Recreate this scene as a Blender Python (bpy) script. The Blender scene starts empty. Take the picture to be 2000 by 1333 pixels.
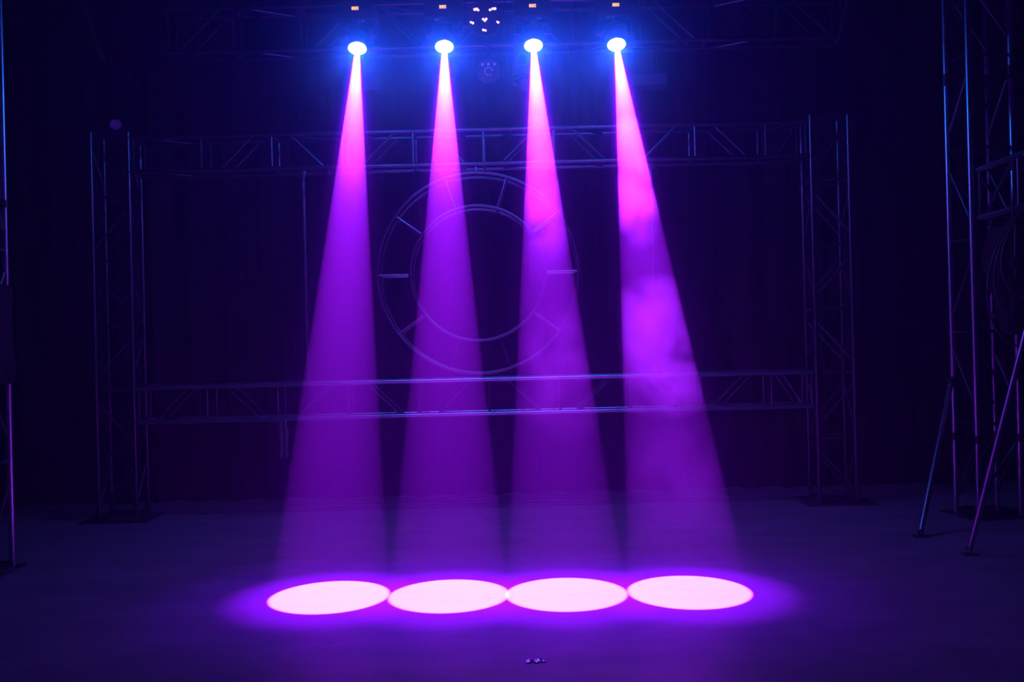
import bpy, bmesh, math, random
from mathutils import Vector, Matrix
random.seed(7)
S = bpy.context.scene
COL = S.collection
V = Vector
PI = math.pi

# ------------------------------------------------------------------ camera
cam_d = bpy.data.cameras.new('camera')
cam_d.sensor_width = 36.0
cam_d.lens = 36.0
cam_d.clip_start = 0.05
cam_d.clip_end = 100
cam = bpy.data.objects.new('camera', cam_d)
COL.objects.link(cam)
cam.matrix_world = Matrix.Translation((0, 0, 1.5)) @ Matrix.Rotation(PI/2, 4, 'X') @ Matrix.Rotation(math.radians(-1.4), 4, 'Z')
S.camera = cam

# ------------------------------------------------------------------ view, integrator
S.view_settings.view_transform = 'Standard'
S.view_settings.look = 'None'
S.view_settings.exposure = 0.1
S.view_settings.gamma = 1.0
S.view_settings.use_curve_mapping = False
cy = S.cycles
cy.use_denoising = True
cy.use_light_tree = True
cy.use_adaptive_sampling = True
cy.adaptive_threshold = 0.03
cy.max_bounces = 4
cy.diffuse_bounces = 1
cy.glossy_bounces = 2
cy.transparent_max_bounces = 12
cy.volume_bounces = 1
cy.sample_clamp_indirect = 4.0
cy.volume_step_rate = 1.0
cy.volume_max_steps = 256

# ------------------------------------------------------------------ world: thin theatrical haze filling the hall
HAZE = 0.0195
w = bpy.data.worlds.new('world')
S.world = w
w.use_nodes = True
nt = w.node_tree
nt.nodes.clear()
wo = nt.nodes.new('ShaderNodeOutputWorld')
bg = nt.nodes.new('ShaderNodeBackground')
bg.inputs['Color'].default_value = (0.10, 0.06, 1.0, 1)
bg.inputs['Strength'].default_value = 0.0
nt.links.new(bg.outputs[0], wo.inputs['Surface'])
vs = nt.nodes.new('ShaderNodeVolumeScatter')
vs.inputs['Color'].default_value = (0.83, 0.15, 1.0, 1)  # violet of the beams put into the haze colour by scattering little green
vs.inputs['Density'].default_value = HAZE
vs.inputs['Anisotropy'].default_value = 0.62
nt.links.new(vs.outputs[0], wo.inputs['Volume'])

# ------------------------------------------------------------------ the four beams: lamp position, where the beam lands
LAMPS = [((-1.152, 8.0, 3.822), (-1.127, 6.13, 0)),
         ((-0.472, 8.0, 3.818), (-0.412, 6.09, 0)),
         ((0.224, 8.0, 3.810), (0.284, 6.06, 0)),
         ((0.872, 8.0, 3.802), (1.004, 6.04, 0))]
BEAM_W = 95000.0
SPILL_W = 5500.0
WIDE_W = 420.0
GLOW_W = 35.0
APEX = 0.19          # the beam's focus lies this far behind the front lens
def aim(o, src, dst):
    o.matrix_world = Matrix.Translation(src) @ (V(dst) - V(src)).to_track_quat('-Z', 'Y').to_matrix().to_4x4()
def lamp_axis(i):
    a, b = V(LAMPS[i][0]), V(LAMPS[i][1])
    return (b - a).normalized()
def spot(name, src, dst, W, color, deg, blend, radius):
    l = bpy.data.lights.new(name, 'SPOT')
    l.energy = W; l.color = color; l.spot_size = math.radians(deg); l.spot_blend = blend
    l.shadow_soft_size = radius
    o = bpy.data.objects.new(name, l); COL.objects.link(o)
    aim(o, src, dst)
    return o
for i, (src, dst) in enumerate(LAMPS):
    ax = lamp_axis(i)
    spot('beam_light', V(src) - ax*APEX, dst, BEAM_W, (0.38, 0.032, 1.0), 9.45, 0.15, 0.0)
    spot('spill_light', V(src) + ax*0.02, dst, SPILL_W, (0.24, 0.001, 1.0), 18.5, 1.0, 0.02)  # extra spot added for the glow around each floor pool
    spot('wide_spill_light', V(src) + ax*0.02, dst, WIDE_W, (0.08, 0.0, 1.0), 34, 1.0, 0.02)  # weak wide spot added for the violet wash on the floor
    l = bpy.data.lights.new('lens_glow', 'POINT')  # blue point lamp added to make the halo round the lens
    l.energy = GLOW_W; l.color = (0.0, 0.11, 1.0); l.shadow_soft_size = 0.03
    o = bpy.data.objects.new('lens_glow', l); COL.objects.link(o)
    o.location = V(src) + ax*0.05

# ------------------------------------------------------------------ materials
def mat(name, color, rough=0.5, metal=0.0, spec=0.5, noise=0.0, nscale=8.0, rnoise=0.0, bump=0.0):
    m = bpy.data.materials.new(name); m.use_nodes = True
    n = m.node_tree; b = n.nodes['Principled BSDF']
    b.inputs['Base Color'].default_value = (*color, 1)
    b.inputs['Roughness'].default_value = rough
    b.inputs['Metallic'].default_value = metal
    b.inputs['Specular IOR Level'].default_value = spec
    if noise or rnoise or bump:
        tc = n.nodes.new('ShaderNodeTexCoord')
        tx = n.nodes.new('ShaderNodeTexNoise'); tx.inputs['Scale'].default_value = nscale
        tx.inputs['Detail'].default_value = 5
        n.links.new(tc.outputs['Object'], tx.inputs['Vector'])
        if noise:
            r = n.nodes.new('ShaderNodeMapRange')
            r.inputs['From Min'].default_value = 0.3; r.inputs['From Max'].default_value = 0.7
            r.inputs['To Min'].default_value = 1-noise; r.inputs['To Max'].default_value = 1+noise
            n.links.new(tx.outputs['Fac'], r.inputs['Value'])
            mx = n.nodes.new('ShaderNodeVectorMath'); mx.operation = 'SCALE'
            mx.inputs[0].default_value = color
            n.links.new(r.outputs[0], mx.inputs['Scale'])
            n.links.new(mx.outputs[0], b.inputs['Base Color'])
        if rnoise:
            r = n.nodes.new('ShaderNodeMapRange')
            r.inputs['From Min'].default_value = 0.3; r.inputs['From Max'].default_value = 0.7
            r.inputs['To Min'].default_value = rough-rnoise; r.inputs['To Max'].default_value = rough+rnoise
            n.links.new(tx.outputs['Fac'], r.inputs['Value'])
            n.links.new(r.outputs[0], b.inputs['Roughness'])
        if bump:
            bp = n.nodes.new('ShaderNodeBump'); bp.inputs['Strength'].default_value = bump
            bp.inputs['Distance'].default_value = 0.01
            n.links.new(tx.outputs['Fac'], bp.inputs['Height'])
            n.links.new(bp.outputs[0], b.inputs['Normal'])
    return m
def emit(name, color, strength, clear=False):
    m = bpy.data.materials.new(name); m.use_nodes = True
    n = m.node_tree; n.nodes.clear()
    o = n.nodes.new('ShaderNodeOutputMaterial'); e = n.nodes.new('ShaderNodeEmission')
    e.inputs['Color'].default_value = (*color, 1); e.inputs['Strength'].default_value = strength
    if clear:
        t = n.nodes.new('ShaderNodeBsdfTransparent'); a = n.nodes.new('ShaderNodeAddShader')
        n.links.new(t.outputs[0], a.inputs[0]); n.links.new(e.outputs[0], a.inputs[1])
        n.links.new(a.outputs[0], o.inputs['Surface'])
    else:
        n.links.new(e.outputs[0], o.inputs['Surface'])
    m.cycles.emission_sampling = 'NONE'
    return m
M = {
 'alu': mat('brushed_aluminium', (0.11, 0.11, 0.12), 0.36, 1.0, noise=0.12, nscale=30, rnoise=0.08),  # aluminium darkened for the dimly lit trusses, shade held in the colour
 'alu_bright': mat('bare_aluminium', (0.62, 0.62, 0.66), 0.34, 1.0, noise=0.06, nscale=6),  # same aluminium, colour brightened where strong highlights should show
 'alu_dull': mat('dull_aluminium', (0.11, 0.11, 0.12), 0.42, 1.0, noise=0.15, nscale=30, rnoise=0.08),  # same aluminium, colour darkened so braces and pipes stay faint
 'steel': mat('galvanised_steel', (0.2, 0.2, 0.21), 0.4, 1.0, noise=0.1, nscale=40),
 'black': mat('black_plastic', (0.010, 0.010, 0.012), 0.35, 0.0, spec=0.3, noise=0.2, nscale=40),
 'blackmetal': mat('black_painted_steel', (0.02, 0.02, 0.022), 0.4, 0.3, noise=0.2, nscale=40),
 'chrome': mat('polished_rim', (0.8, 0.8, 0.82), 0.15, 1.0),
 'cloth': mat('black_cloth', (0.012, 0.012, 0.014), 0.9, 0.0, spec=0.08, noise=0.3, nscale=30, bump=0.3),
 'greycloth': mat('grey_cover_cloth', (0.10, 0.10, 0.11), 0.85, 0.0, noise=0.2, nscale=12, bump=0.4),
 'rubber': mat('black_rubber', (0.02, 0.02, 0.02), 0.55, 0.0, noise=0.2, nscale=50),
 'lens': emit('glowing_lens', (0.72, 0.93, 1.0), 9.0, True),
 'amber': emit('amber_display_digits', (1.0, 0.30, 0.04), 3.2),
 'pinkled': emit('pink_led', (1.0, 0.42, 0.95), 2.0),  # pink dots carry emission of their own
 'violetled': emit('dim_violet_led', (0.20, 0.10, 1.0), 0.55),
 'faintled': emit('faint_violet_lens', (0.12, 0.03, 1.0), 0.10),
 'panel': mat('strobe_panel_glass', (0.07, 0.05, 0.12), 0.3, 0.0, noise=0.2, nscale=60),
 'glass': mat('dark_lens_glass', (0.05, 0.05, 0.07), 0.08, 0.0),
 'foil': mat('crumpled_clear_film', (0.9, 0.9, 0.92), 0.3, 1.0),
 'curtain': mat('black_stage_curtain', (0.005, 0.003, 0.008), 0.95, 0.0, spec=0.08, noise=0.25, nscale=5),
 'wall': mat('dark_painted_wall', (0.025, 0.022, 0.030), 0.9, 0.0, spec=0.08, noise=0.2, nscale=3),
 'ceiling': mat('black_ceiling_paint', (0.015, 0.015, 0.02), 0.9, 0.0, spec=0.08, noise=0.2, nscale=3),
}
def floor_mat():
    m = bpy.data.materials.new('worn_grey_stage_floor'); m.use_nodes = True
    n = m.node_tree; b = n.nodes['Principled BSDF']; L = n.links.new
    tc = n.nodes.new('ShaderNodeTexCoord')
    def nz(scale, det, rough=0.5, stretch=None):
        t = n.nodes.new('ShaderNodeTexNoise'); t.inputs['Scale'].default_value = scale
        t.inputs['Detail'].default_value = det; t.inputs['Roughness'].default_value = rough
        if stretch:
            mp = n.nodes.new('ShaderNodeMapping'); mp.inputs['Scale'].default_value = stretch
            L(tc.outputs['Object'], mp.inputs[0]); L(mp.outputs[0], t.inputs['Vector'])
        else:
            L(tc.outputs['Object'], t.inputs['Vector'])
        return t
    def ramp(src, a, b_, lo, hi):
        r = n.nodes.new('ShaderNodeMapRange'); r.inputs['From Min'].default_value = a; r.inputs['From Max'].default_value = b_
        r.inputs['To Min'].default_value = lo; r.inputs['To Max'].default_value = hi
        L(src, r.inputs['Value']); return r
    wear = nz(1.6, 6, 0.6, (1, 1.6, 1))
    r1 = ramp(wear.outputs['Fac'], 0.32, 0.68, 0.78, 1.12)
    spots = nz(14, 3, 0.5)
    r2 = ramp(spots.outputs['Fac'], 0.24, 0.30, 0.35, 1.0)
    mu = n.nodes.new('ShaderNodeMath'); mu.operation = 'MULTIPLY'; L(r1.outputs[0], mu.inputs[0]); L(r2.outputs[0], mu.inputs[1])
    sc = n.nodes.new('ShaderNodeVectorMath'); sc.operation = 'SCALE'; sc.inputs[0].default_value = (0.22, 0.21, 0.235)
    L(mu.outputs[0], sc.inputs['Scale']); L(sc.outputs[0], b.inputs['Base Color'])
    r3 = ramp(wear.outputs['Fac'], 0.3, 0.7, 0.52, 0.36); L(r3.outputs[0], b.inputs['Roughness'])
    b.inputs['Specular IOR Level'].default_value = 0.5
    bp = n.nodes.new('ShaderNodeBump'); bp.inputs['Strength'].default_value = 0.12; bp.inputs['Distance'].default_value = 0.01
    fine = nz(60, 3); L(fine.outputs['Fac'], bp.inputs['Height']); L(bp.outputs[0], b.inputs['Normal'])
    return m
M['floor'] = floor_mat()

# ------------------------------------------------------------------ mesh helpers
def add_tube(bm, p0, p1, r, n=12, r1=None, caps=True):
    p0, p1 = V(p0), V(p1); d = p1 - p0
    if r1 is None: r1 = r
    q = d.to_track_quat('Z', 'X')
    a = [bm.verts.new(p0 + q @ V((math.cos(2*PI*k/n)*r, math.sin(2*PI*k/n)*r, 0))) for k in range(n)]
    b = [bm.verts.new(p1 + q @ V((math.cos(2*PI*k/n)*r1, math.sin(2*PI*k/n)*r1, 0))) for k in range(n)]
    for k in range(n): bm.faces.new((a[k], a[(k+1) % n], b[(k+1) % n], b[k]))
    if caps:
        bm.faces.new(a[::-1]); bm.faces.new(b)
def add_box(bm, c, s, mtx=None, bev=0.0):
    c = V(c); vs_ = []
    t = bmesh.new()
    r = bmesh.ops.create_cube(t, size=1.0)
    for v in t.verts: v.co = V((v.co.x*s[0], v.co.y*s[1], v.co.z*s[2]))
    if bev: bmesh.ops.bevel(t, geom=t.edges[:], offset=bev, segments=2, affect='EDGES', profile=0.5)
    mp = {}
    for v in t.verts:
        p = v.co.copy()
        if mtx: p = mtx @ p
        mp[v] = bm.verts.new(p + c)
    for f in t.faces: bm.faces.new([mp[v] for v in f.verts])
    t.free()
def add_lathe(bm, origin, axis, prof, n=32, closed=False):
    """prof: list of (distance along axis, radius)"""
    q = V(axis).to_track_quat('Z', 'X'); o = V(origin); rings = []
    for (t, r) in prof:
        if r < 1e-6: rings.append([bm.verts.new(o + q @ V((0, 0, t)))])
        else: rings.append([bm.verts.new(o + q @ V((math.cos(2*PI*k/n)*r, math.sin(2*PI*k/n)*r, t))) for k in range(n)])
    seq = list(zip(rings, rings[1:])) + ([(rings[-1], rings[0])] if closed else [])
    for a, b in seq:
        for k in range(n):
            k2 = (k+1) % n
            if len(a) == 1 and len(b) == 1: continue
            if len(a) == 1: bm.faces.new((a[0], b[k2], b[k]))
            elif len(b) == 1: bm.faces.new((a[k], a[k2], b[0]))
            else: bm.faces.new((a[k], a[k2], b[k2], b[k]))
def add_path(bm, pts, r, n=8, closed=False):
    pts = [V(p) for p in pts]; N = len(pts); rings = []
    up = V((0, 0, 1))
    for i, p in enumerate(pts):
        if closed: t = pts[(i+1) % N] - pts[i-1]
        else: t = pts[min(i+1, N-1)] - pts[max(i-1, 0)]
        t.normalize()
        ref = up if abs(t.dot(up)) < 0.97 else V((0, 1, 0))
        if i and rings:
            ref = prev
        x = (ref - t*ref.dot(t)).normalized(); y = t.cross(x); prev = x
        rings.append([bm.verts.new(p + x*math.cos(2*PI*k/n)*r + y*math.sin(2*PI*k/n)*r) for k in range(n)])
    for i in range(N if closed else N-1):
        a, b = rings[i], rings[(i+1) % N]
        for k in range(n): bm.faces.new((a[k], a[(k+1) % n], b[(k+1) % n], b[k]))
    if not closed:
        bm.faces.new(rings[0][::-1]); bm.faces.new(rings[-1])
def obj(name, bm, m, parent=None, smooth=True, label=None, origin=None):
    """links one mesh object; its mesh is made in world space and re-based on the parent (or on origin)"""
    base = V(parent.get('_w', (0, 0, 0))) if parent else V(origin or (0, 0, 0))
    own = base.copy()
    bmesh.ops.recalc_face_normals(bm, faces=bm.faces[:])
    for v in bm.verts: v.co -= own
    me = bpy.data.meshes.new(name); bm.to_mesh(me); bm.free()
    if isinstance(m, (list, tuple)):
        for x in m: me.materials.append(x)
    else: me.materials.append(m)
    if smooth:
        for p in me.polygons: p.use_smooth = True
        try: me.set_sharp_from_angle(angle=math.radians(38))
        except Exception: pass
    o = bpy.data.objects.new(name, me); COL.objects.link(o)
    if parent:
        o.parent = parent; o['_w'] = tuple(own)
    else:
        o.location = own; o['_w'] = tuple(own)
    if label: o['label'] = label
    return o
def tag(o, label, cat, group=None, kind=None):
    o['label'] = label; o['category'] = cat
    if group: o['group'] = group
    if kind: o['kind'] = kind
    return o
def thing(name, label, cat, loc, group=None):
    o = bpy.data.objects.new(name, None); COL.objects.link(o)
    o.location = loc; o['_w'] = tuple(loc); o.empty_display_size = 0.1
    return tag(o, label, cat, group)
def NB(): return bmesh.new()
def struct(name, bm, m, smooth=False):
    o = obj(name, bm, m, smooth=smooth); o['kind'] = 'structure'; return o
def tube_part(name, p0, p1, r, m, parent, n=12):
    bm = NB(); add_tube(bm, p0, p1, r, n); return obj(name, bm, m, parent)

# ------------------------------------------------------------------ room shell
RX0, RX1, RY0, RY1, RZ = -6.5, 6.5, -2.5, 10.4, 6.2
bm = NB(); add_box(bm, ((RX0+RX1)/2, (RY0+RY1)/2, -0.1), (RX1-RX0+0.4, RY1-RY0+0.4, 0.2)); struct('floor', bm, M['floor'])
bm = NB(); add_box(bm, ((RX0+RX1)/2, (RY0+RY1)/2, RZ+0.1), (RX1-RX0+0.4, RY1-RY0+0.4, 0.2)); struct('ceiling', bm, M['ceiling'])
bm = NB(); add_box(bm, (RX0-0.1, (RY0+RY1)/2, RZ/2), (0.2, RY1-RY0, RZ)); struct('wall_left', bm, M['wall'])
bm = NB(); add_box(bm, (RX1+0.1, (RY0+RY1)/2, RZ/2), (0.2, RY1-RY0, RZ)); struct('wall_right', bm, M['wall'])
bm = NB(); add_box(bm, ((RX0+RX1)/2, RY0-0.1, RZ/2), (RX1-RX0+0.4, 0.2, RZ)); struct('wall_front', bm, M['wall'])
bm = NB(); add_box(bm, ((RX0+RX1)/2, RY1+0.1, RZ/2), (RX1-RX0+0.4, 0.2, RZ)); struct('wall_back', bm, M['wall'])

def curtain(x0, x1, y, z0, z1, folds, label, ph):
    bm = NB(); N = int((x1-x0)*46); rows = 6; g = []
    for side in (0, 1):
        gg = []
        for j in range(rows+1):
            z = z0 + (z1-z0)*j/rows; row = []
            for i in range(N+1):
                x = x0 + (x1-x0)*i/N
                a = 0.035 + 0.03*(1-j/rows)
                yy = y + a*math.sin(folds*(x-x0) + 0.9*math.sin(1.7*x+ph)) + 0.012*math.sin(3.1*folds*x+j*0.4)
                row.append(bm.verts.new((x, yy + (0.006 if side else 0), z)))
            gg.append(row)
        g.append(gg)
    for side in (0, 1):
        for j in range(rows):
            for i in range(N):
                f = (g[side][j][i], g[side][j][i+1], g[side][j+1][i+1], g[side][j+1][i])
                bm.faces.new(f if side == 0 else f[::-1])
    for j in range(rows):
        for i in (0, N):
            bm.faces.new((g[0][j][i], g[1][j][i], g[1][j+1][i], g[0][j+1][i]))
    for i in range(N):
        for j in (0, rows):
            bm.faces.new((g[0][j][i], g[0][j][i+1], g[1][j][i+1], g[1][j][i]))
    o = obj('stage_curtain', bm, M['curtain'], origin=((x0+x1)/2, y, 0))
    tag(o, label, 'curtain', 'black curtains along the back wall')
curtain(-6.3, -2.05, 10.05, 0.01, 6.15, 17, 'dark stage curtain across the back, left of the left frame tower', 0.3)
curtain(-2.0, 2.0, 10.05, 0.01, 6.15, 16, 'dark stage curtain across the back, behind the ring truss', 1.3)
curtain(2.05, 6.3, 10.05, 0.01, 6.15, 17, 'dark stage curtain across the back, right of the beams', 2.3)

# ------------------------------------------------------------------ trusses
def box_truss(name, label, a, b, up, w, h, bays, r=0.022, rb=0.011, material='alu', group=None, flip=0, faces='all',
              side=None, inset=0.18, bars=True, brace_material='alu_dull', nodes=None):
    """a, b: centre line ends; up: direction of h; w across.  > chord (4), crossbar, brace"""
    a, b, up = V(a), V(b), V(up).normalized()
    ax = (b-a).normalized(); sd = V(side).normalized() if side else ax.cross(up).normalized()
    L = (b-a).length; m = M[material]; mb = M[brace_material]
    t = thing(name, label, 'truss', tuple(a), group)
    c = {}
    for i, (s, u) in enumerate(((-1, -1), (1, -1), (1, 1), (-1, 1))):
        off = sd*(s*w/2) + up*(u*h/2); c[(s, u)] = off
        tube_part('chord', a+off, b+off, r, m, t)
    pairs = [((-1, -1), (-1, 1)), ((1, -1), (1, 1)), ((-1, -1), (1, -1)), ((-1, 1), (1, 1))]
    if nodes: nd = nodes; bays = len(nd)-1
    else: nd = [L*k/bays for k in range(bays+1)]
    for k in range(bays+1):
        p = a + ax*nd[k] if 0 < k < bays else a + ax*(r if k == 0 else L-r)
        for (q0, q1) in pairs:
            if bars or k in (0, bays): tube_part('crossbar', p+c[q0], p+c[q1], rb, mb, t, 8)
    for k in range(bays):
        g_ = nd[k+1]-nd[k]; p0 = a + ax*(nd[k]+g_*inset); p1 = a + ax*(nd[k+1]-g_*inset)
        for j, (q0, q1) in enumerate(pairs):
            if (k + flip) % 2: q0, q1 = q1, q0
            tube_part('brace', p0+c[q0]*0.97, p1+c[q1]*0.97, rb, mb, t, 8)
    return t
def base_plate(t, c, w, d, yaw=0):
    bm = NB(); add_box(bm, (c[0], c[1], 0.0075), (w, d, 0.012), Matrix.Rotation(yaw, 3, 'Z'), 0.002)
    obj('base_plate', bm, M['steel'], t)

# goalpost frame in the middle distance
NODES = [0.0] + [0.62*(k+1) for k in range(9)] + [5.955]
FY = 9.145                      # centre line of the frame, box 0.29 deep
XL, XR = -3.50, 2.835            # tower centre lines
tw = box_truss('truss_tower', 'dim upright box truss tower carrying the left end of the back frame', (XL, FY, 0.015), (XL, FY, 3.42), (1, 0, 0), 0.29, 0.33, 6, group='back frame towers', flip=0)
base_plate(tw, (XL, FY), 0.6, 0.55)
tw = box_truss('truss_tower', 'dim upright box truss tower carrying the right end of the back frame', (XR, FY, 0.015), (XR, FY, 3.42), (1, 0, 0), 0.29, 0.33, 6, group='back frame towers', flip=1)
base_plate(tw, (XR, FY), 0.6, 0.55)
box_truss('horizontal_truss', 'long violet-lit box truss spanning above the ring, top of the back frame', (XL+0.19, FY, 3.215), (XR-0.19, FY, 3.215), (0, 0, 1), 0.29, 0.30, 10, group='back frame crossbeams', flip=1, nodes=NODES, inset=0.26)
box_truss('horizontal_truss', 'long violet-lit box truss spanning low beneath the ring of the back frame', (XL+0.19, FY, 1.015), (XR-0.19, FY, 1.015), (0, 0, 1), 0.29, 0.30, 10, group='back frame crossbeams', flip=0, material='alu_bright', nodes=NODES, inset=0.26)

# ring truss hanging in the frame
RC = V((-0.285, FY, 2.105))
t = thing('ring_truss', 'circular ladder truss ring hanging in the back frame between its crossbeams', 'truss', tuple(RC))
for yy in (-0.13, 0.13):
    for R in (0.885, 0.595):
        bm = NB(); add_path(bm, [RC + V((R*math.cos(2*PI*k/72), yy, R*math.sin(2*PI*k/72))) for k in range(72)], 0.019, 10, True)
        obj('outer_ring' if R > 0.7 else 'inner_ring', bm, M['alu'], t)
for k in range(10):
    a = 2*PI*k/10; d = V((math.cos(a), 0, math.sin(a)))
    for yy in (-0.13, 0.13):
        tube_part('spoke', RC + d*0.60 + V((0, yy, 0)), RC + d*0.88 + V((0, yy, 0)), 0.011, M['alu'], t, 8)
    for R in (0.595, 0.885):
        tube_part('crossbar', RC + d*R + V((0, -0.12, 0)), RC + d*R + V((0, 0.12, 0)), 0.010, M['alu'], t, 8)
for yy in (-0.13, 0.13):   # short hangers up to the crossbeam, short feet down to the lower beam
    for zz in (1, -1):
        z0, z1 = RC.z + zz*0.885, (3.041 if zz > 0 else 1.189)
        tube_part('hanger', (RC.x, FY+yy, z0), (RC.x, FY+yy, z1), 0.014, M['steel'], t, 8)

# uprights of the inner frame
for x, lab in ((-1.86, 'left of the ring'), (1.30, 'right of the ring')):
    bm = NB(); add_tube(bm, (x, FY+0.145, 1.19), (x, FY+0.145, 3.04), 0.024)
    o = obj('upright_pipe', bm, M['alu_dull'], origin=(x, FY+0.145, 1.19))
    for zz in (1.17, 3.06):
        bm = NB(); add_box(bm, (x, FY+0.145, zz), (0.06, 0.055, 0.06), None, 0.006); obj('clamp', bm, M['steel'], o)
    tag(o, 'thin vertical pipe between the two crossbeams, ' + lab, 'pipe', 'uprights inside the back frame')

# strip of cloth hanging from the low crossbeam
bm = NB()
N = 10; prev = None
gr = []
for side in (0, 1):
    g = []
    for j in range(13):
        z = 0.86 - 0.34*j/12
        g.append([bm.verts.new((-2.035 + 0.085*(i/N-0.5)*(1-0.1*math.sin(j)) + 0.004*j/12*5, FY-0.145+0.012*math.sin(i*1.3+j*0.3)-0.02+side*0.004, z)) for i in range(N+1)])
    gr.append(g)
for side in (0, 1):
    for j in range(12):
        for i in range(N):
            f = (gr[side][j][i], gr[side][j][i+1], gr[side][j+1][i+1], gr[side][j+1][i]); bm.faces.new(f if side else f[::-1])
o = obj('cloth_strip', bm, M['greycloth'], origin=(-2.035, FY-0.165, 0.86))
tag(o, 'short pale cloth strip hanging under the low crossbeam, left of the first beam', 'cloth')

# lighting truss over the stage, its bottom chords just above the picture
t = box_truss('lighting_truss', 'overhead truss that the four glowing moving heads hang from', (-3.9, 8.0, 4.60), (3.9, 8.0, 4.60), (0, 0, 1), 0.30, 0.30, 12, flip=1)
for x in (-3.0, 3.0):
    tube_part('suspension_cable', (x, 8.0, 4.75), (x, 8.0, 6.2), 0.006, M['steel'], t, 8)
    for yy in (7.85, 8.15):
        tube_part('suspension_cable', (x, yy, 4.76), (x, 8.0, 5.2), 0.005, M['steel'], t, 8)
t = box_truss('lighting_truss', 'violet-edged overhead truss running behind the glowing lamps', (-3.1, 9.5, 4.41), (3.1, 9.5, 4.41), (0, 0, 1), 0.27, 0.40, 10, flip=0)
for x in (-2.6, 2.6):
    tube_part('suspension_cable', (x, 9.5, 4.62), (x, 9.5, 6.2), 0.006, M['steel'], t, 8)

# ------------------------------------------------------------------ moving head lamps
def moving_head(i, label, lens=None, glow=True, group='glowing moving heads in a row on the overhead truss', chord_z=4.45, k=1.0, axis=None, pos=None):
    src = V(pos) if pos else V(LAMPS[i][0])
    ax = V(axis).normalized() if axis else lamp_axis(i)
    piv = src - ax*0.13*k                      # where the head turns in its yoke
    bz = piv.z + 0.085*k                         # underside of the base
    t = thing('moving_head_light', label, 'stage light', (piv.x, piv.y, bz + 0.14*k), group)
    # base with bevelled edges, display and a hanging clamp
    bm = NB(); add_box(bm, (piv.x, piv.y, bz+0.075*k), (0.30*k, 0.24*k, 0.13*k), None, 0.018*k)
    add_lathe(bm, (piv.x, piv.y, bz-0.004*k), (0, 0, 1), [(0, 0.0), (0, 0.085*k), (0.03*k, 0.10*k), (0.03*k, 0)], 28)
    base = obj('base', bm, M['black'], t)
    fy = piv.y - 0.121*k
    if glow:
        bm = NB(); add_box(bm, (piv.x, fy, bz+0.085*k), (0.085*k, 0.006, 0.040*k), None, 0.002); disp = obj('display', bm, M['glass'], base)
        bm = NB()
        for q in (-1, 0, 1):                      # three lit digits
            x = piv.x + q*0.0185*k; z = bz+0.085*k; s = 0.0055*k; hgt = 0.0105*k
            for (dx, dz, ww, hh) in ((0, hgt, s*2, 0.0035), (0, 0, s*2, 0.0035), (0, -hgt, s*2, 0.0035), (-s, hgt/2, 0.0035, hgt), (s, hgt/2, 0.0035, hgt), (s, -hgt/2, 0.0035, hgt), (-s, -hgt/2, 0.0035, hgt)):
                if q == 1 and dx == 0 and dz == 0: continue
                add_box(bm, (x+dx, fy-0.004, z+dz), (ww, 0.002, hh))
        obj('digits', bm, M['amber'], disp, smooth=False, label='amber lit digits')
    # clamps up to the chord
    bm = NB()
    top = chord_z
    for x in (-0.08*k, 0.08*k):
        for yy in (-0.15, 0.15):
            pass
        add_box(bm, (piv.x+x, piv.y, (bz+0.14*k+top-0.05)/2), (0.03, 0.03, max(0.01, top-0.05-bz-0.14*k)), None, 0.003)
    add_box(bm, (piv.x, piv.y, top-0.039), (0.24*k, 0.36, 0.028), None, 0.004)
    obj('clamp', bm, M['blackmetal'], t)
    # yoke
    side = V((1, 0, 0)) if abs(ax.x) < 0.9 else V((0, 1, 0))
    bm = NB()
    for s in (-1, 1):
        x = piv.x + s*0.128*k
        add_box(bm, (x, piv.y, bz-0.04*k), (0.035*k, 0.10*k, 0.13*k), None, 0.012*k)
        add_tube(bm, (x - s*0.05*k, piv.y, piv.z), (x + s*0.02*k, piv.y, piv.z), 0.035*k, 20)
    add_box(bm, (piv.x, piv.y, bz-0.002), (0.27*k, 0.12*k, 0.03*k), None, 0.008*k)
    obj('yoke', bm, M['black'], t)
    # head: hollow shell, open at the lens
    R = 0.088*k
    bm = NB()
    add_lathe(bm, src, ax, [(-0.212*k, 0.0), (-0.21*k, 0.03*k), (-0.195*k, 0.05*k), (-0.15*k, R), (-0.08*k, R*1.02), (-0.03*k, R*0.97), (0.0, R*0.90), (0.004*k, R*0.80),
                             (-0.004*k, R*0.76), (-0.08*k, R*0.72), (-0.203*k, R*0.25), (-0.203*k, 0)], 36)
    for q in range(5):                                 # cooling ribs
        add_lathe(bm, src - ax*(0.075+0.016*q)*k, ax, [(0, R*0.98), (0, R*1.07), (0.008*k, R*1.07), (0.008*k, R*0.98)], 36, True)
    head = obj('head', bm, M['black'], t)
    bm = NB(); add_lathe(bm, src, ax, [(-0.004*k, R*0.91), (0.006*k, R*0.89), (0.008*k, R*0.82), (0.0, R*0.79), (-0.006*k, R*0.82)], 36, True)
    obj('bezel', bm, M['chrome'] if glow else M['black'], head)
    if glow:
        bm = NB(); add_lathe(bm, (src.x, src.y-0.045, bz-0.030), (0, -0.3, 1), [(0, 0.030), (0, 0.038), (0.006, 0.038), (0.006, 0.030)], 28, True)  # chrome ring added to draw the highlight arc above the lens
        add_tube(bm, (src.x, src.y-0.045, bz-0.026), (src.x, src.y-0.045, bz), 0.033, 20)
        obj('pan_collar', bm, M['chrome'], base)
    bm = NB(); add_lathe(bm, src, ax, [(0.004*k, 0.0), (0.003*k, R*0.4), (-0.001*k, R*0.80)], 36)
    obj('lens', bm, M['lens'] if glow else M['glass'], head, label='glaring white lens' if glow else 'dark lens')
    return t, piv, src, ax, R
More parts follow.
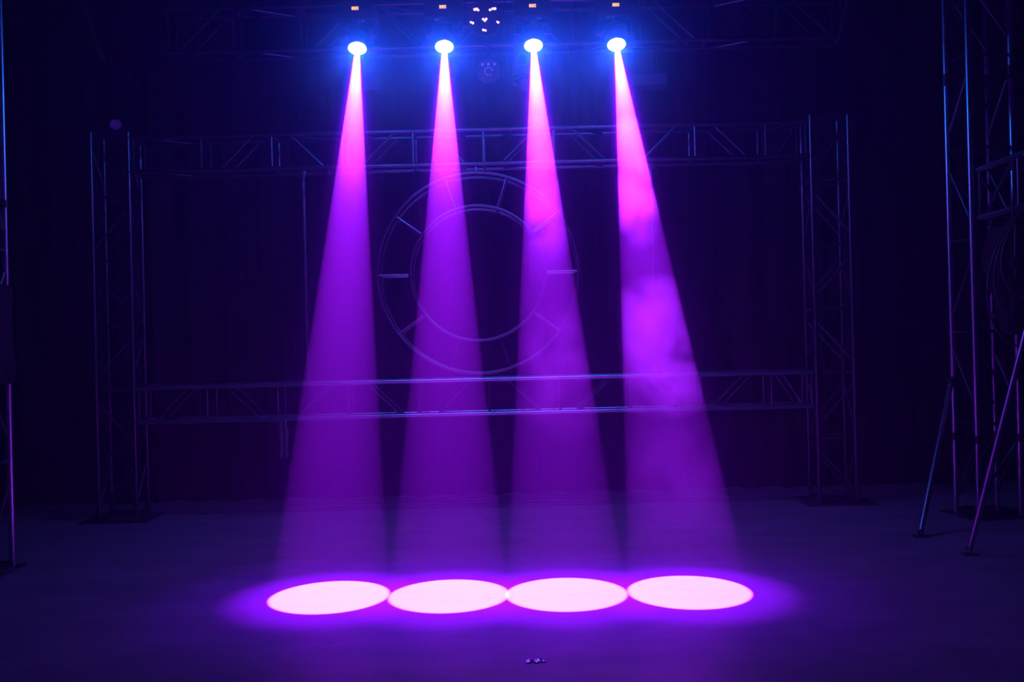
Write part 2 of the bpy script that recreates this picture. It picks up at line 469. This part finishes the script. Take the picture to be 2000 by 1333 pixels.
names = ['leftmost of the four glowing moving heads, beam falling straight onto the left pool',
         'second from left of the four glowing moving heads, just left of the pink LED cluster',
         'third from left of the four glowing moving heads, just right of the pink LED cluster',
         'rightmost of the four glowing moving heads, its smoky beam slanting right']
for i in range(4): moving_head(i, names[i])

# pink LED cluster light between lamps two and three
def led_light(c, label, dots, m, R, chord_z, group=None):
    c = V(c); ax = V((0, -0.96, -0.27)).normalized()
    t = thing('led_wash_light', label, 'stage light', (c.x, c.y, c.z+R+0.05), group)
    bm = NB(); add_lathe(bm, c, ax, [(-0.16, 0.0), (-0.155, R*0.6), (-0.10, R*0.95), (-0.02, R), (0.012, R*0.98), (0.012, R*0.93), (0.0, R*0.90), (0.0, 0.0)], 32)
    body = obj('housing', bm, M['black'], t)
    bm = NB()
    for s in (-1, 1):
        add_box(bm, (c.x+s*(R+0.02), c.y+0.07, c.z+R*0.5), (0.012, 0.05, R*1.6), None, 0.003)
    add_box(bm, (c.x, c.y+0.07, c.z+R*1.3), (2*R+0.05, 0.05, 0.012), None, 0.003)
    obj('yoke', bm, M['blackmetal'], t)
    bm = NB(); add_tube(bm, (c.x, c.y+0.07, c.z+R*1.3), (c.x, c.y+0.07, chord_z-0.04), 0.014); add_box(bm, (c.x, c.y+0.07, chord_z-0.04), (0.05, 0.30, 0.03), None, 0.003)
    obj('clamp', bm, M['blackmetal'], t)
    q = ax.to_track_quat('Z', 'Y')
    for (dx, dz, parts) in dots:
        bm = NB()
        for (ox, oz, rr) in parts:
            p = c + V((dx+ox, 0, dz+oz)); p -= ax*((p-c).dot(ax)); p += ax*0.003
            add_lathe(bm, p, ax, [(0, rr*1.0), (rr*0.35, rr*0.8), (rr*0.5, 0)], 14)
            add_lathe(bm, p, ax, [(-0.004, 0), (-0.004, rr), (0, rr)], 14)
        obj('led', bm, m, body, label='lit pink LED' if m is M['pinkled'] else 'dim violet LED')
px = 0.00395
led_light((-0.150, 7.9, 4.000), 'small LED light showing a cluster of pink dots between the middle lamps',
   [(-16*px, 16*px, [(-0.012, 0.002, .011), (0.004, 0.004, .012), (0.016, -0.004, .009)]),
    (16*px, 16*px, [(-0.020, -0.004, .010), (0.0, 0.004, .010), (0.018, 0.004, .011)]),
    (-25*px, -9*px, [(-0.008, 0.004, .009), (0.007, -0.003, .010)]),
    (0, -4*px, [(-0.012, 0.005, .010), (0.012, 0.006, .010), (0.001, -0.006, .010)]),
    (25*px, -9*px, [(-0.006, 0.005, .005), (0.004, -0.002, .010)]),
    (-1*px, -24*px, [(-0.009, 0.002, .010), (0.008, -0.003, .009)])], M['pinkled'], 0.135, 4.45)
# dark fixtures hanging from the rear truss
q = 0.0046
led_light((-0.153, 9.32, 3.966), 'dark light with dim violet LEDs hanging behind, below the pink LED cluster',
   [(-12*q, 13*q, [(0, 0, .014)]), (0, 13*q, [(0, 0, .014)]), (12*q, 13*q, [(0, 0, .014)]),
    (0, -1*q, [(math.cos(a)*0.036, math.sin(a)*0.036, .008) for a in [0.3+2*PI*k/9 for k in range(8)]])], M['violetled'], 0.112, 4.21)
moving_head(0, 'unlit moving head hanging behind, just left of the third lamp beam', glow=False, group=None, chord_z=4.21, k=0.72, axis=(0.05, -0.9, -0.35), pos=(0.171, 9.22, 3.80))
def strobe(cx, cz, w_, h_, label):
    y = 9.38
    t = thing('strobe_panel', label, 'stage light', (cx, y, cz+h_/2), 'panel lights under the rear overhead truss')
    bm = NB(); add_box(bm, (cx, y+0.05, cz), (w_+0.03, 0.10, h_+0.03), None, 0.008); obj('housing', bm, M['black'], t)
    bm = NB(); add_box(bm, (cx, y-0.006, cz), (w_, 0.014, h_), None, 0.002)
    for k in range(int(w_/0.035)): add_box(bm, (cx-w_/2+0.02+0.035*k, y-0.0145, cz), (0.006, 0.004, h_*0.9))
    obj('front_glass', bm, M['panel'], t, smooth=False)
    bm = NB()
    for s in (-1, 1):
        add_box(bm, (cx+s*(w_/2+0.02), y+0.05, cz+0.05), (0.008, 0.03, h_+0.10), None, 0.002)
        add_tube(bm, (cx+s*w_*0.3, y+0.05, cz+h_/2), (cx+s*w_*0.3, y+0.05, 4.17), 0.009)
    add_box(bm, (cx, y+0.05, 4.174), (w_*0.8, 0.06, 0.02), None, 0.002)
    obj('bracket', bm, M['blackmetal'], t)
strobe(-1.238, 3.894, 0.17, 0.10, 'small rectangular light panel just right of the leftmost beam near its lamp')
strobe(1.287, 3.862, 0.37, 0.10, 'wide rectangular light panel right of the rightmost lamp beam')

# loose rigging at the top corners
def pipe(name, p0, p1, r, label, m='alu_dull', group=None):
    bm = NB(); add_tube(bm, p0, p1, r)
    for p, s in ((p0, 1), (p1, -1)):
        d = (V(p1)-V(p0)).normalized()*s
        add_tube(bm, V(p), V(p)+d*0.03, r*1.35)
    o = obj(name, bm, M[m], origin=p0)
    tag(o, label, 'pipe', group); return o
pipe('drop_pipe', (-3.31, 7.86, 4.43), (-3.10, 7.88, 3.74), 0.018, 'slanting pipe dropping from the overhead truss near the top left corner')
pipe('drop_pipe', (2.745, 7.86, 4.43), (2.565, 7.88, 3.72), 0.018, 'slanting pipe dropping from the overhead truss near the top right corner')
pipe('rigging_pipe', (-2.36, 9.05, 4.48), (-1.50, 8.20, 4.40), 0.026, 'violet-lit pipe sloping in behind the overhead truss, left of the leftmost lamp')

# small lights clamped on the frame towers
def small_spot(c, label, m):
    c = V(c); t = thing('small_spotlight', label, 'stage light', tuple(c))
    ax = V((0.35, -0.8, -0.45)).normalized()
    bm = NB(); add_lathe(bm, c, ax, [(-0.12, 0), (-0.115, 0.035), (-0.06, 0.052), (0.02, 0.055), (0.02, 0.048), (0.0, 0.046), (0, 0)], 24); obj('housing', bm, M['black'], t)
    bm = NB(); add_lathe(bm, c+ax*0.002, ax, [(0, 0.045), (0.008, 0.03), (0.011, 0)], 24); obj('lens', bm, m, t)
    bm = NB(); add_box(bm, c+V((0, 0.06, -0.075)), (0.03, 0.03, 0.13), None, 0.003); obj('bracket', bm, M['blackmetal'], t)
small_spot((-3.455, 9.05, 3.50), 'small dim violet spotlight on top of the left frame tower', M['faintled'])

# ------------------------------------------------------------------ right hand tower, side truss and props
YAW = math.atan2(0.05, 0.30)
sd = V((math.cos(YAW), math.sin(YAW), 0)); fw = V((math.sin(YAW), -math.cos(YAW), 0))
P1 = V((3.61, 8.40, 0)); TC = P1 + sd*0.185 + fw*0.152
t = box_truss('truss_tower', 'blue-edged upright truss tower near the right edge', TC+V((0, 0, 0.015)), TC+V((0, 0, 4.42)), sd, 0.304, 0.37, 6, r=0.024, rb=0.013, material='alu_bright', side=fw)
base_plate(t, TC, 0.55, 0.5, YAW)
for s, u in ((-1, -1), (1, -1), (1, 1), (-1, 1)):         # spigot joints half way up
    p = TC + fw*(s*0.152) + sd*(u*0.185)
    bm = NB(); add_lathe(bm, p+V((0, 0, 0.60)), (0, 0, 1), [(0, 0.022), (0, 0.031), (0.06, 0.031), (0.06, 0.022)], 16, True)
    obj('joint', bm, M['blackmetal'], t)
    bm = NB(); add_lathe(bm, p+V((0, 0, 3.50)), (0, 0, 1), [(0, 0.022), (0, 0.031), (0.10, 0.031), (0.10, 0.022)], 16, True)
    if s == -1 or u == 1: obj('joint', bm, M['blackmetal'], t)
F = TC + fw*0.152
t = box_truss('side_truss', 'truss running toward the viewer from the right tower, leaving the picture at right', (F.x+0.05, F.y-0.06, 2.57), (F.x+0.05, 3.0, 2.57), (0, 0, 1), 0.37, 0.38, 8, r=0.024, rb=0.014, material='alu_bright', flip=0, inset=0.12)
t2 = box_truss('truss_tower', 'truss tower under the near end of the side truss', (F.x+0.05, 2.80, 0.015), (F.x+0.05, 2.80, 2.9), (1, 0, 0), 0.30, 0.37, 4, r=0.024, rb=0.013, material='alu_bright')
base_plate(t2, (F.x+0.05, 2.80), 0.5, 0.5)
def prop(p0, p1, label):
    bm = NB(); add_tube(bm, p0, p1, 0.021)
    o = obj('brace_pole', bm, M['alu_bright'], origin=p0)
    bm = NB(); add_box(bm, (p0[0], p0[1], 0.006), (0.10, 0.08, 0.010), None, 0.002); add_box(bm, (p0[0], p0[1], 0.03), (0.03, 0.03, 0.05), None, 0.004); obj('foot', bm, M['steel'], o)
    bm = NB(); add_lathe(bm, V(p1), (V(p1)-V(p0)), [(-0.07, 0.02), (-0.07, 0.03), (0.0, 0.03), (0.0, 0.0)], 14); obj('clamp', bm, M['steel'], o)
    tag(o, label, 'pole', 'slanting props of the right truss')
prop((2.94, 7.46, 0.02), (3.585, 8.37, 1.10), 'slanting pole from the floor up to the right tower, the left one of two')
prop((3.01, 6.82, 0.02), (3.62, 6.72, 2.34), 'slanting pole rising from the floor out past the right edge, nearer of two')

# black bundle hanging from the side truss
BX, BY = 3.70, 7.42
t = thing('hanging_bag', 'bulky black bundle with straps hanging from the side truss at the right edge', 'bag', (BX, BY, 2.34))
bm = NB()
nr, ns = 26, 40; rings = []
for j in range(nr):
    f = j/(nr-1); z = 2.24 - 0.78*f
    wx = 0.26*(0.62+0.38*math.sin(PI*min(1, f*1.25+0.12)))*(1.0 if f < 0.8 else 1-0.35*((f-0.8)/0.2)**1.4)
    wy = 0.17*(0.6+0.4*math.sin(PI*min(1, f+0.15)))
    cx = BX + 0.02*math.sin(5*f); row = []
    for k in range(ns):
        a = 2*PI*k/ns
        rr = 1 + 0.055*math.sin(5*a+6*f) + 0.04*math.sin(11*a-9*f) + 0.03*math.sin(17*f+3*a)
        row.append(bm.verts.new((cx + wx*rr*math.copysign(abs(math.cos(a))**0.75, math.cos(a)), BY + wy*rr*math.copysign(abs(math.sin(a))**0.75, math.sin(a)), z)))
    rings.append(row)
for a, b in zip(rings, rings[1:]):
    for k in range(ns): bm.faces.new((a[k], a[(k+1) % ns], b[(k+1) % ns], b[k]))
bm.faces.new(rings[0]); bm.faces.new(rings[-1][::-1])
obj('body', bm, M['cloth'], t)
for s, dx in ((-1, -0.10), (1, 0.10)):
    pts = [(BX+dx*1.2, BY-0.165, 1.85), (BX+dx*1.2, BY-0.17, 2.05), (BX+dx, BY-0.14, 2.22), (BX+dx*0.7, BY-0.05, 2.33), (BX+dx*0.5, BY, 2.42)]
    bm = NB(); add_path(bm, pts, 0.012, 8); obj('strap', bm, M['rubber'], t)
for (x, z) in ((-0.13, 1.97), (0.02, 1.98), (-0.16, 1.82)):
    bm = NB(); add_box(bm, (BX+x, BY-0.185, z), (0.05, 0.02, 0.07), None, 0.006); obj('buckle', bm, M['blackmetal'], t)
# cables looping out of the bundle toward the tower
for k, (dx, zb, lab) in enumerate(((-0.30, 1.36, 'longest black cable looping down in front of the right tower'), (-0.27, 1.52, 'middle black cable looping beside the hanging black bundle'),
                       (-0.24, 1.70, 'shortest black cable looping beside the hanging black bundle'))):
    pts = []
    for j in range(25):
        f = j/24; a = PI*f
        pts.append((BX-0.08 + dx*math.sin(a)*0.95, BY-0.24-0.05*k-0.02*f, 2.38 - (2.38-zb)*math.sin(a*0.5 if f < 1 else PI/2)**1.3 + 0.0))
    bm = NB(); add_path(bm, pts, 0.009, 8)
    o = obj('looped_cable', bm, M['rubber'], origin=pts[0]); tag(o, lab, 'cable', 'cables hanging from the side truss')

# covered case at the lower right edge
CX, CY = 3.62, 6.35
bm = NB(); nr, ns = 16, 48; rings = []
for j in range(nr):
    f = j/(nr-1); z = 0.004 + 0.50*math.sin(f*PI/2)
    k_ = (1 - f**6)**0.5 if f < 1 else 0.05
    k_ = max(k_, 0.05)
    row = []
    for k in range(ns):
        a = 2*PI*k/ns
        fold = 1 + (0.05*math.sin(9*a)+0.03*math.sin(16*a+1))*(1-f)
        row.append(bm.verts.new((CX+0.34*k_*fold*math.copysign(abs(math.cos(a))**0.6, math.cos(a)), CY+0.28*k_*fold*math.copysign(abs(math.sin(a))**0.6, math.sin(a)), z+0.012*math.sin(3*a+4*f)*f)))
    rings.append(row)
for a, b in zip(rings, rings[1:]):
    for k in range(ns): bm.faces.new((a[k], a[(k+1) % ns], b[(k+1) % ns], b[k]))
bm.faces.new(rings[0][::-1]); bm.faces.new(rings[-1])
o = obj('covered_case', bm, M['greycloth'], origin=(CX, CY, 0)); tag(o, 'low lump under a dull cover on the floor at the lower right edge', 'covered case')

# ------------------------------------------------------------------ left hand tower, only its inner chord in the picture
LT = V((-3.53-0.185, 7.16-0.15, 0))
t = box_truss('truss_tower', 'truss tower at the left edge, only its blue-lit inner chord showing', LT+V((0, 0, 0.015)), LT+V((0, 0, 4.42)), (1, 0, 0), 0.30, 0.37, 6, r=0.024, rb=0.013, material='alu_bright')
base_plate(t, LT, 0.5, 0.46)
for u in (-1, 1):
    for s in (-1, 1):
        p = LT + V((u*0.185, s*0.15, 0))
        bm = NB(); add_lathe(bm, p+V((0, 0, 2.52)), (0, 0, 1), [(0, 0.022), (0, 0.031), (0.05, 0.031), (0.05, 0.022)], 16, True)
        obj('joint', bm, M['blackmetal'], t)
bm = NB(); rings = []
for j in range(20):
    f = j/19; z = 1.97 - 0.68*f; row = []
    for k in range(32):
        a = 2*PI*k/32; rr = 1 + 0.05*math.sin(6*a+5*f)+0.03*math.sin(13*a-8*f)
        row.append(bm.verts.new((LT.x+0.232*rr*math.copysign(abs(math.cos(a))**0.35, math.cos(a)), LT.y+0.195*rr*math.copysign(abs(math.sin(a))**0.35, math.sin(a)), z)))
    rings.append(row)
for a, b in zip(rings, rings[1:]):
    for k in range(32): bm.faces.new((a[k], a[(k+1) % 32], b[(k+1) % 32], b[k]))
o = obj('cloth_wrap', bm, M['cloth'], origin=(LT.x, LT.y, 1.29)); tag(o, 'black cloth wrapped round the left edge tower at mid height', 'cloth')
md = o.modifiers.new('thick', 'SOLIDIFY'); md.thickness = 0.006

# ------------------------------------------------------------------ drifting smoke, and haze added round the lenses
def smoke_mat(name, blobs, rate, noise=None, aniso=0.62):
    """volume whose density is a sum of soft blobs: (centre, radii, peak density, falloff power)"""
    m = bpy.data.materials.new(name); m.use_nodes = True; n = m.node_tree; n.nodes.clear(); L = n.links.new
    o_ = n.nodes.new('ShaderNodeOutputMaterial'); sc = n.nodes.new('ShaderNodeVolumeScatter')
    sc.inputs['Color'].default_value = (0.90, *((0.55,) if aniso < 0.6 else (0.32,)), 1.0, 1); L(sc.outputs[0], o_.inputs['Volume'])  # part of the light's colour is put into this scatter tint
    sc.inputs['Anisotropy'].default_value = aniso
    g = n.nodes.new('ShaderNodeNewGeometry'); acc = None
    nz = None
    if noise:
        t = n.nodes.new('ShaderNodeTexNoise'); t.inputs['Scale'].default_value = noise[0]; t.inputs['Detail'].default_value = 3
        t.inputs['Distortion'].default_value = 0.5
        L(g.outputs['Position'], t.inputs['Vector'])
        nz = n.nodes.new('ShaderNodeMapRange'); nz.inputs['From Min'].default_value = noise[1]; nz.inputs['From Max'].default_value = noise[2]
        L(t.outputs['Fac'], nz.inputs['Value'])
    for (c, rad, peak, pw) in blobs:
        a = n.nodes.new('ShaderNodeVectorMath'); a.operation = 'SUBTRACT'; L(g.outputs['Position'], a.inputs[0]); a.inputs[1].default_value = tuple(c)
        b = n.nodes.new('ShaderNodeVectorMath'); b.operation = 'DIVIDE'; L(a.outputs[0], b.inputs[0]); b.inputs[1].default_value = tuple(rad)
        ln = n.nodes.new('ShaderNodeVectorMath'); ln.operation = 'LENGTH'; L(b.outputs[0], ln.inputs[0])
        r = n.nodes.new('ShaderNodeMapRange'); r.inputs['From Min'].default_value = 1.0; r.inputs['From Max'].default_value = 0.0
        L(ln.outputs['Value'], r.inputs['Value'])
        p = n.nodes.new('ShaderNodeMath'); p.operation = 'POWER'; L(r.outputs[0], p.inputs[0]); p.inputs[1].default_value = pw
        k = n.nodes.new('ShaderNodeMath'); k.operation = 'MULTIPLY_ADD'; L(p.outputs[0], k.inputs[0]); k.inputs[1].default_value = peak
        if acc: L(acc.outputs[0], k.inputs[2])
        else: k.inputs[2].default_value = 0.0
        acc = k
    if nz:
        mm = n.nodes.new('ShaderNodeMath'); mm.operation = 'MULTIPLY'; L(acc.outputs[0], mm.inputs[0]); L(nz.outputs[0], mm.inputs[1]); acc = mm
    L(acc.outputs[0], sc.inputs['Density'])
    m.cycles.volume_step_rate = rate
    return m
HX, HY, HZ = 1.45, 1.35, 2.1  # dense haze pocket added for the lens halos and bright beam tops
bm = NB()
xa, xb = LAMPS[0][0][0]-HX, LAMPS[3][0][0]+HX
add_box(bm, ((xa+xb)/2, 8.0, 3.25), (xb-xa, 2*HY, 3.1))
o = obj('haze', bm, smoke_mat('lens_haze', [(V(LAMPS[i][0])+lamp_axis(i)*0.05, (HX, HY, HZ), 0.36, 3.4) for i in range(4)], 1.25, None, 0.5), smooth=False, origin=((xa+xb)/2, 8.0, 3.8))
tag(o, 'blue-lit haze hugging the four glowing lenses', 'haze', kind='stuff')
def beam_pt(i, f): return V(LAMPS[i][0])*(1-f) + V(LAMPS[i][1])*f
def beam_smoke(i, f0, f1, label, blobs, noise):
    bm = NB(); L_ = (V(LAMPS[i][1])-V(LAMPS[i][0])).length; ax = lamp_axis(i); tn = math.tan(math.radians(5.3))
    src = V(LAMPS[i][0]); prof = []
    add_lathe(bm, src, ax, [(L_*f0, 0.0)] + [(L_*(f0+(f1-f0)*k/6), (L_*(f0+(f1-f0)*k/6)+APEX)*tn) for k in range(7)] + [(L_*f1, 0.0)], 24)
    o = obj('smoke', bm, smoke_mat('beam_smoke', blobs, 1.0, noise), smooth=False, origin=tuple(beam_pt(i, f0)))
    tag(o, label, 'smoke', kind='stuff')
B = beam_pt
beam_smoke(3, 0.18, 0.93, 'clumpy drifting smoke lit inside the rightmost beam',
   [(B(3, .24), (.34, .6, .85), .21, .6), (B(3, .62)+V((0.05, 0, 0)), (.5, .7, .50), .075, .5), (B(3, .85), (.6, .7, .45), .022, .7)], (3.2, 0.38, 0.55))
beam_smoke(2, 0.18, 0.93, 'faint wisps of smoke lit inside the third beam',
   [(B(2, .32), (.28, .5, .75), .10, .7), (B(2, .66)+V((.1, 0, 0)), (.4, .6, .50), .026, .7)], (3.6, 0.38, 0.60))

# ------------------------------------------------------------------ scrap of clear film on the floor
bm = NB(); rnd = random.Random(3); g = []
for i in range(15):
    row = []
    for j in range(7):
        row.append(bm.verts.new((0.075-0.045+0.090*i/14 + rnd.uniform(-.003, .003), 4.78+0.045*(j/6-0.5)*(0.7+0.5*math.sin(i)) + rnd.uniform(-.003, .003), 0.003+abs(rnd.gauss(0, .0035))*(1.6 if i > 9 else 0.8))))
    g.append(row)
for i in range(14):
    for j in range(6): bm.faces.new((g[i][j], g[i+1][j], g[i+1][j+1], g[i][j+1]))
o = obj('film_scrap', bm, M['foil'], smooth=False, origin=(0.075, 4.78, 0)); tag(o, 'tiny crumpled scrap of shiny film on the floor in front of the pools', 'scrap')
md = o.modifiers.new('thick', 'SOLIDIFY'); md.thickness = 0.0008

for o in bpy.data.objects:
    if '_w' in o: del o['_w']
